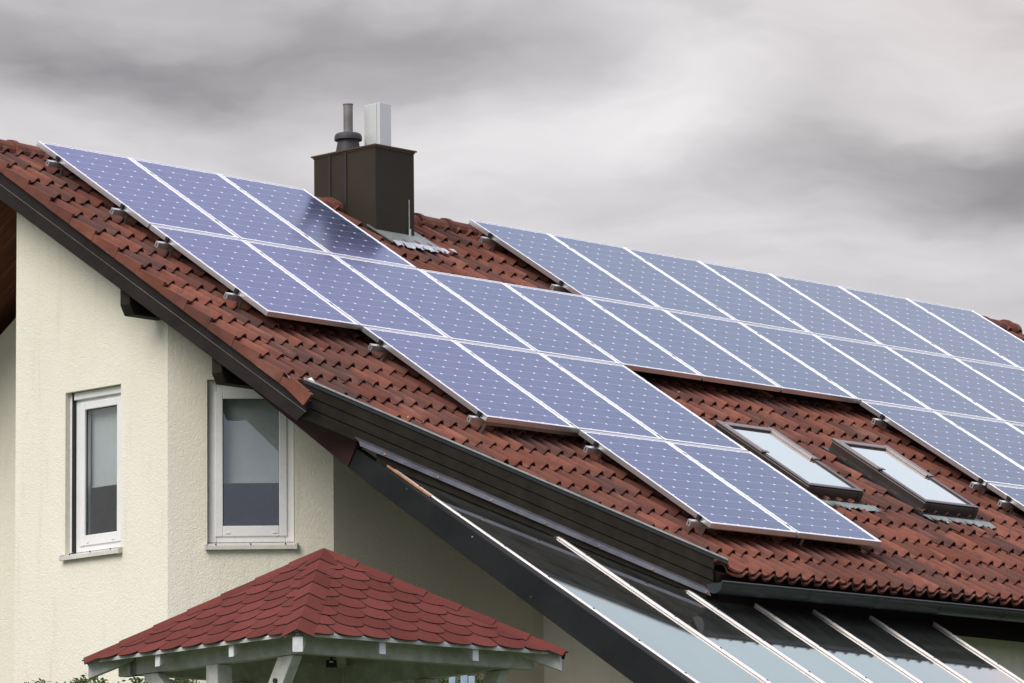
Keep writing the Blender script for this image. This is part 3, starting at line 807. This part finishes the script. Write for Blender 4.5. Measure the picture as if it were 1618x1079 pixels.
b.prism([FP(-.13, -.368, c_), FP(1.735, -.368, c_), FP(1.735, -.376, c_ + .045), FP(-.13, -.376, c_ + .045)], (0, 0, -.006))
b.prism([FP(-.13, -.377, c_ + .045), FP(1.735, -.377, c_ + .045), FP(1.735, -.406, c_ + .062), FP(-.13, -.406, c_ + .062)], OUT * .004)
fl = b.build('flashing_strip', 'flash_zinc', can)
b = MB(); c2 = 4.005; xs_ = [-.02 + i * 1.755 / 6 for i in range(7)]
def gl(x):                                                  # foot of the apron, just above the glass
    n = NG
    for _ in range(6): v = (c2 + x - n * sT) / cT; n = NG + (v - 6) * .0175
    return n + .002
b.prism([FP(x, -.400, c2) for x in xs_] + [FP(x, gl(x), c2) for x in xs_[::-1]], OUT * .008)
b.build('apron', 'fascia_wood', can)
b = MB()
for k in range(7):
    x = .0 + k * .285; p = FP(x, -.392, c_ + .0535 + .008); b.tube([p, p + OUT * .010], .009, 8)
b.build_each('screw', 'rust_wood', fl)
for u in (-.10, 4.30):
    b = MB(); p = GP(u, VB - .15, NG - .24); b.abox(u - .05, u + .05, p.y - .05, p.y + .05, GZ, p.z); b.build('post', 'black_beam', can)
b = MB(); p = GP(0, VB - .15, NG - .20); b.abox(-.14, 4.36, p.y - .06, p.y + .06, p.z - .16, p.z + .0); b.build('front_beam', 'black_beam', can)

# ------------------------------------------------------------------ gazebo
phi = R_(4.0)
er = (RH * math.cos(phi) - FH * math.sin(phi)); ef = (FH * math.cos(phi) + RH * math.sin(phi))
pa = (er + ef) * i2; qa = (ef - er) * i2                      # p: near corner -> right corner, q: near -> left
GC = Vector((-4.872, -8.481, GZ)); ZE = -5.17 - GZ; RISE = .665; SH = 1.058
gaz = thing('gazebo', 'small square garden gazebo with red scalloped shingle roof and grey wood frame', 'gazebo', tuple(GC))
gaz.rotation_euler = (0, 0, math.atan2(pa.y, pa.x)); gaz['_b'] = (0, 0, 0)
LS = math.hypot(SH, RISE); cs, sn = SH / LS, RISE / LS
# four faces; local (s, t, h): s along the eave, t up the slope, h off the surface
def face(k):
    an = k * math.pi / 2; ca, sa = math.cos(an), math.sin(an)
    def f(s, t, h=0.):
        x, y, z = s, -SH + t * cs - h * sn, ZE + t * sn + h * cs
        return Vector((x * ca - y * sa, x * sa + y * ca, z))
    return f
def clip(pts, A, B, C):                                        # keep A*s + B*t <= C
    out = []
    for i in range(len(pts)):
        a, c = pts[i], pts[(i + 1) % len(pts)]; fa, fc = A * a[0] + B * a[1] - C, A * c[0] + B * c[1] - C
        if fa <= 0: out.append(a)
        if (fa <= 0) != (fc <= 0):
            t = fa / (fa - fc); out.append((a[0] + (c[0] - a[0]) * t, a[1] + (c[1] - a[1]) * t))
    return out
b = MB()
for k in range(4):
    F = face(k); b.prism([F(-SH, 0, -.024), F(SH, 0, -.024), F(0, LS, -.024)], (0, 0, .020))
gr_ = b.build('roof', 'grey_painted_wood', gaz)
b = MB(); NR_ = 9; ex_ = LS / NR_; TW = .215
for k in range(4):
    F = face(k)
    for row in range(NR_):
        t0 = row * ex_ - .018
        for j in range(-8, 9):
            s0 = (j + (.5 if row % 2 else 0)) * TW + rng.uniform(-.004, .004); tid = (rng.random(), rng.random(), 0)
            pts = [(s0 - TW / 2 + .004, t0 + ex_ + .05)]
            dep = ex_ * .46 if row else ex_ * .34
            for q in range(11):
                an = math.pi * (1 + q / 10); pts.append((s0 + math.cos(an) * (TW / 2 - .004), t0 + dep + math.sin(an) * dep))
            pts.append((s0 + TW / 2 - .004, t0 + ex_ + .05))
            pts = clip(pts, 1, SH / LS, SH + .008); pts = clip(pts, -1, SH / LS, SH + .008)
            if len(pts) < 3: continue
            top = [F(s, t, 0.001 + .008 * (1 - (t - t0) / (ex_ * 1.4)) * 1.0 + (.0008 if j % 2 else 0)) for s, t in pts]
            ar = sum(pts[i][0] * pts[(i + 1) % len(pts)][1] - pts[(i + 1) % len(pts)][0] * pts[i][1] for i in range(len(pts)))
            if ar < 0: top = top[::-1]
            nrm = (F(0, 0, 1) - F(0, 0, 0)); low_ = [p - nrm * .0055 for p in top]
            b.poly(top, 0, tid)
            for i in range(len(top)):
                i1 = (i + 1) % len(top); b.poly([low_[i], low_[i1], top[i1], top[i]], 1, tid)
b.build('shingles', ['red_shingle', 'bitumen_edge'], gr_, fix=False)
b = MB(); HL = math.hypot(SH * math.sqrt(2), RISE); nh = 7
for k in range(4):
    an = k * math.pi / 2 - 3 * math.pi / 4; ca, sa = math.cos(an), math.sin(an)
    tip = Vector((0, 0, ZE + RISE)); bot = Vector((ca * SH * math.sqrt(2), sa * SH * math.sqrt(2), ZE)); dd = (bot - tip).normalized()
    sd = Vector((-sa, ca, 0)); upv = sd.cross(dd).normalized()
    if upv.z < 0: upv = -upv
    drop = .098 * math.sin(math.atan2(RISE, SH)) * i2
    for j in range(nh):
        la, lb = HL * j / nh - .03, HL * (j + 1) / nh + (.012 if j == nh - 1 else .0); la = max(la, .0)
        tid = (rng.random(), rng.random(), 0); wd = .098
        la2 = la
        def q(l, s, h): return tip + dd * l + sd * s + upv * (h - abs(s) / wd * drop * 1.32)
        A = [q(la2, -wd, .012), q(la2, 0, .014), q(la2, wd, .012)]; B = [q(lb, -wd, .020), q(lb - .0, 0, .022), q(lb, wd, .020)]
        b.poly([A[0], A[1], B[1], B[0]], 0, tid); b.poly([A[1], A[2], B[2], B[1]], 0, tid)
        dn = upv * -.008
        b.poly([B[0], B[1], B[1] + dn, B[0] + dn], 1, tid); b.poly([B[1], B[2], B[2] + dn, B[1] + dn], 1, tid)
        b.poly([A[0], B[0], B[0] + dn, A[0] + dn], 1, tid); b.poly([B[2], A[2], A[2] + dn, B[2] + dn], 1, tid)
hc = b.build('hip_caps', ['red_shingle', 'bitumen_edge'], gr_, fix=False)
# plates
BO, BW, BH = .865, .075, .150; zb = 2.03
for k in range(4):
    an = k * math.pi / 2; rot = Matrix.Rotation(an, 4, 'Z'); b = MB(); e = BO + .13
    def tr(o): return [rot @ p for p in o]
    # faces: 0 near-right, 1 far-right, 2 far-left, 3 near-left
    ends = {0: (0, .12), 3: (.12, 0), 1: (-BW - .002, -BW - .002), 2: (-BW - .002, .0)}[k]
    b.abox(-BO - ends[0] + (BW + .002 if k == 3 and 0 else 0) + (0 if k != 0 else 0), BO + ends[1] - (BW + .002 if k == 3 else 0), -BO, -BO + BW, zb, zb + BH)
    b.v = tr(b.v); b.build('plate_beam', 'grey_painted_wood', gaz, bevel=.004)
# common and hip rafters
for k in range(4):
    F = face(k)
    for s in (-.37, .37):
        b = MB(); t1 = .030; t2 = LS * (1 - (abs(s) + .05) / SH)
        pl = .085; b.prism([F(s - .024, t1, -.026), F(s - .024, t2, -.026), F(s - .024, t2, -.098), F(s - .024, t1 - pl * sn, -.026 - pl * cs)], F(s + .024, 0, 0) - F(s - .024, 0, 0))
        rf = b.build('rafter', 'grey_painted_wood', gaz, bevel=.003)
        b = MB(); e_ = (F(0, 0, 0) - F(0, cs, -sn)); e_.z = 0; e_ = e_.normalized() * .003; b.prism([F(s - .0235, t1, -.028) + e_, F(s + .0235, t1, -.028) + e_, F(s + .0235, t1 - pl * sn, -.026 - pl * cs) + e_, F(s - .0235, t1 - pl * sn, -.026 - pl * cs) + e_], -e_ * .8); b.build('rafter_end', 'white_end_grain', rf)
    an = k * math.pi / 2 - 3 * math.pi / 4; ca, sa = math.cos(an), math.sin(an); sd = Vector((-sa, ca, 0))
    def H(l, z): return Vector((ca * l, sa * l, ZE + (SH * math.sqrt(2) - l) / (SH * math.sqrt(2)) * RISE + z))
    Lh = SH * math.sqrt(2) - .02; b = MB()
    b.prism([H(Lh, -.034) - sd * .032, H(.08, -.034) - sd * .032, H(.08, -.14) - sd * .032, H(Lh - .20, -.14) - sd * .032, H(Lh, -.128) - sd * .032], sd * .064)
    rf = b.build('hip_rafter', 'grey_painted_wood', gaz, bevel=.006)
    b = MB(); b.prism([H(Lh + .003, -.037) - sd * .030, H(Lh + .003, -.037) + sd * .030, H(Lh + .003, -.125) + sd * .030, H(Lh + .003, -.125) - sd * .030], -Vector((ca, sa, 0)) * .002); b.build('rafter_end', 'white_end_grain', rf)
# posts under the middle of two sides, with braces
for sx_ in (-1, 1):
    for off in (0.0,):
        xx = sx_ * (BO - BW / 2); b = MB(); b.abox(xx - .058, xx + .058, off - .058, off + .058, 0, zb - .002); ps = b.build('post', 'grey_painted_wood', gaz, bevel=.005)
        for sg, drop_, reach in ((-1, 1.02, .70), (1, .62, .66)):
            b = MB(); top_ = Vector((xx, off + sg * reach, zb - .004)); bt = Vector((xx, off + sg * .05, zb - drop_ + .0))
            dv = (bt - top_).normalized(); wv = Vector((0, 1, 0)) * .125; 
            x0 = xx - .038
            b.prism([(x0, top_.y - .075, top_.z), (x0, top_.y + .075, top_.z), (x0, bt.y + .075, bt.z), (x0, bt.y - .075, bt.z)], (.076, 0, 0))
            br = b.build('brace', 'grey_painted_wood', gaz, bevel=.006)
            pm = top_ + dv * .17; b = MB(); b.tube([(x0 - .001 if sx_ < 0 else x0 + .077, pm.y, pm.z), (x0 - .014 if sx_ < 0 else x0 + .090, pm.y, pm.z)], .016, 10); b.build('bolt', 'bolt_steel', br)
b = MB(); b.abox(-.058, .058, BO - BW / 2 - .058, BO - BW / 2 + .058, 0, zb - .002); b.build('post', 'grey_painted_wood', gaz, bevel=.005)
# flood lamp under the roof
Mg = Matrix.Translation(GC) @ Matrix.Rotation(math.atan2(pa.y, pa.x), 4, 'Z')
lp = Mg @ Vector((.30, .30, zb + .085))
fl_ = thing('flood_lamp', 'small black lamp hanging under the gazebo roof', 'lamp', tuple(lp))
fl_.rotation_euler = (0, 0, math.atan2(RH.y, RH.x)); fl_['_b'] = (0, 0, 0)
b = MB(); b.abox(-.034, .034, -.03, .03, -.02, .03); b.build('housing', 'black_metal', fl_, bevel=.006)
b = MB(); b.abox(-.012, .012, -.033, -.031, .012, .022); b.build('lens', 'white_plastic', fl_)
b = MB(); b.tube([(0, 0, .03), (0, 0, .50)], .008, 8); b.build('bracket', 'black_metal', fl_)

# ------------------------------------------------------------------ garden behind the gazebo
def leaves(o, L, depth, h, count, base_z):
    pass
hb = CAM + FH * 37.6; hb.z = GZ
def along(px): return RH * ((px - 809) / 8129.3 * 37.6)
hs = [(20, 'leafy green hedge at the foot of the cream wall, left of the gazebo', 190), (196, 'leafy green hedge seen under the gazebo roof between its posts', 470), (675, 'leafy green hedge seen under the right part of the gazebo roof', 100)]
for px, lab, wpx in hs:
    p = hb + along(px + wpx / 2); wid = wpx / 8129.3 * 37.6
    t = thing('hedge', lab, 'hedge', tuple(p), 'hedge along the house wall'); t.rotation_euler = (0, 0, math.atan2(RH.y, RH.x)); t['_b'] = (0, 0, 0)
    b = MB(); lf = MB(); n_ = max(3, int(wid * 4)); H_ = 2.47
    for i in range(n_):
        x = -wid / 2 + (i + .5) * wid / n_; b.tube([(x, 0, 0), (x + rng.uniform(-.05, .05), rng.uniform(-.05, .05), 1.2), (x + rng.uniform(-.1, .1), 0, 2.2)], [.025, .018, .008], 6)
    b.build('stem', 'bark', t)
    cnt = int(9500 * wid + 600)
    for i in range(cnt):
        x = rng.uniform(-wid / 2, wid / 2); hgt = H_ + .025 * math.sin(x * 7 + px) + .025 * math.sin(x * 17)
        z = hgt * (1 - (rng.random() ** 3.0 * .75 if i % 5 < 2 else rng.random() * .97)) + rng.gauss(0, .022); y = rng.uniform(-.22, .22)
        c = Vector((x, y, z)); a = Vector((rng.gauss(0, 1), rng.gauss(0, 1), rng.gauss(0, .6))).normalized(); e_ = a.cross(Vector((rng.gauss(0, 1), rng.gauss(0, 1), rng.gauss(0, 1)))).normalized()
        l = rng.uniform(.025, .05); ww = l * .45
        lf.poly([c - a * l * .5, c + e_ * ww * .5, c + a * l * .5, c - e_ * ww * .5], 0, (rng.random(), rng.random(), 0))
    lf.build('foliage', 'hedge_leaf', t, fix=False)
# slatted chair by the hedge
cp = CAM + FH * 36.2 + RH * ((722 - 809) / 8129.3 * 36.2); cp.z = GZ
top_h = (1842.7 - 1073) / 8129.3 * 36.2 + CAM.z - GZ
tl = thing('garden_trellis', 'pale blue grey slatted trellis, its tips showing under the gazebo roof', 'trellis', tuple(cp)); tl.rotation_euler = (0, 0, math.atan2(RH.y, RH.x)); tl['_b'] = (0, 0, 0)
for k, (x, wd, dh) in enumerate(((-.060, .045, -.010), (.025, .050, .0), (.078, .045, -.012))):
    b = MB(); b.abox(x - wd / 2, x + wd / 2, -.012, .012, 0, top_h + dh); b.build('slat', 'pale_blue_paint', tl, bevel=.003)
b = MB(); b.abox(-.12, .13, .013, .03, 1.2, 1.26); b.abox(-.12, .13, .013, .03, top_h - .15, top_h - .10); b.build('crossbar', 'pale_blue_paint', tl)
# office chair behind the left window
oc = thing('office_chair', 'dark office chair seen through the left window', 'chair', (.78, -.22, -4.6))
b = MB(); prof = [(-.20, 0), (-.22, .22), (-.17, .38), (-.08, .45), (.08, .45), (.17, .38), (.22, .22), (.20, 0)]
b.prism([(.62, -.22 + y, -3.47 + z) for y, z in prof], (.06, 0, 0)); b.build('backrest', 'room_black', oc, bevel=.02)
b = MB(); b.abox(.68, 1.1, -.44, -.0, -4.0, -3.93); b.build('seat', 'room_black', oc, bevel=.02)
b = MB(); b.tube([(.88, -.22, -4.0), (.88, -.22, -4.6)], .03, 10); b.abox(.635, .67, -.25, -.19, -4.0, -3.4); b.build('leg', 'room_black', oc)

# ------------------------------------------------------------------ ground
b = MB(); n_ = 40; ext = 1500.
xs = [-ext, -400, -120, -60, -45, -35] + [-30 + i * 2 for i in range(31)] + [45, 70, 130, 400, ext]
def gz(x, y):
    dd = (Vector((x, y, 0)) - Vector((CAM.x, CAM.y, 0))).dot(FH)
    t = min(max((dd - 6) / 18, 0), 1); t = t * t * (3 - 2 * t)
    return -9.95 + (GZ + 9.95) * t
idx = {}
for i, x in enumerate(xs):
    for j, y in enumerate(xs): idx[(i, j)] = len(b.v); b.v.append(Vector((x, y, gz(x, y))))
for i in range(len(xs) - 1):
    for j in range(len(xs) - 1): b.f.append((idx[(i, j)], idx[(i + 1, j)], idx[(i + 1, j + 1)], idx[(i, j + 1)])); b.mi.append(0)
g = b.build('ground', 'lawn', smooth=True); tag(g, None, None, kind='structure')
b = MB(); b.abox(-2.5, 3.28, -9.5, -2.6, GZ - .2, GZ + .03); t = b.build('terrace', 'paving'); tag(t, None, None, kind='structure')

for o in bpy.data.objects:
    if '_b' in o: del o['_b']
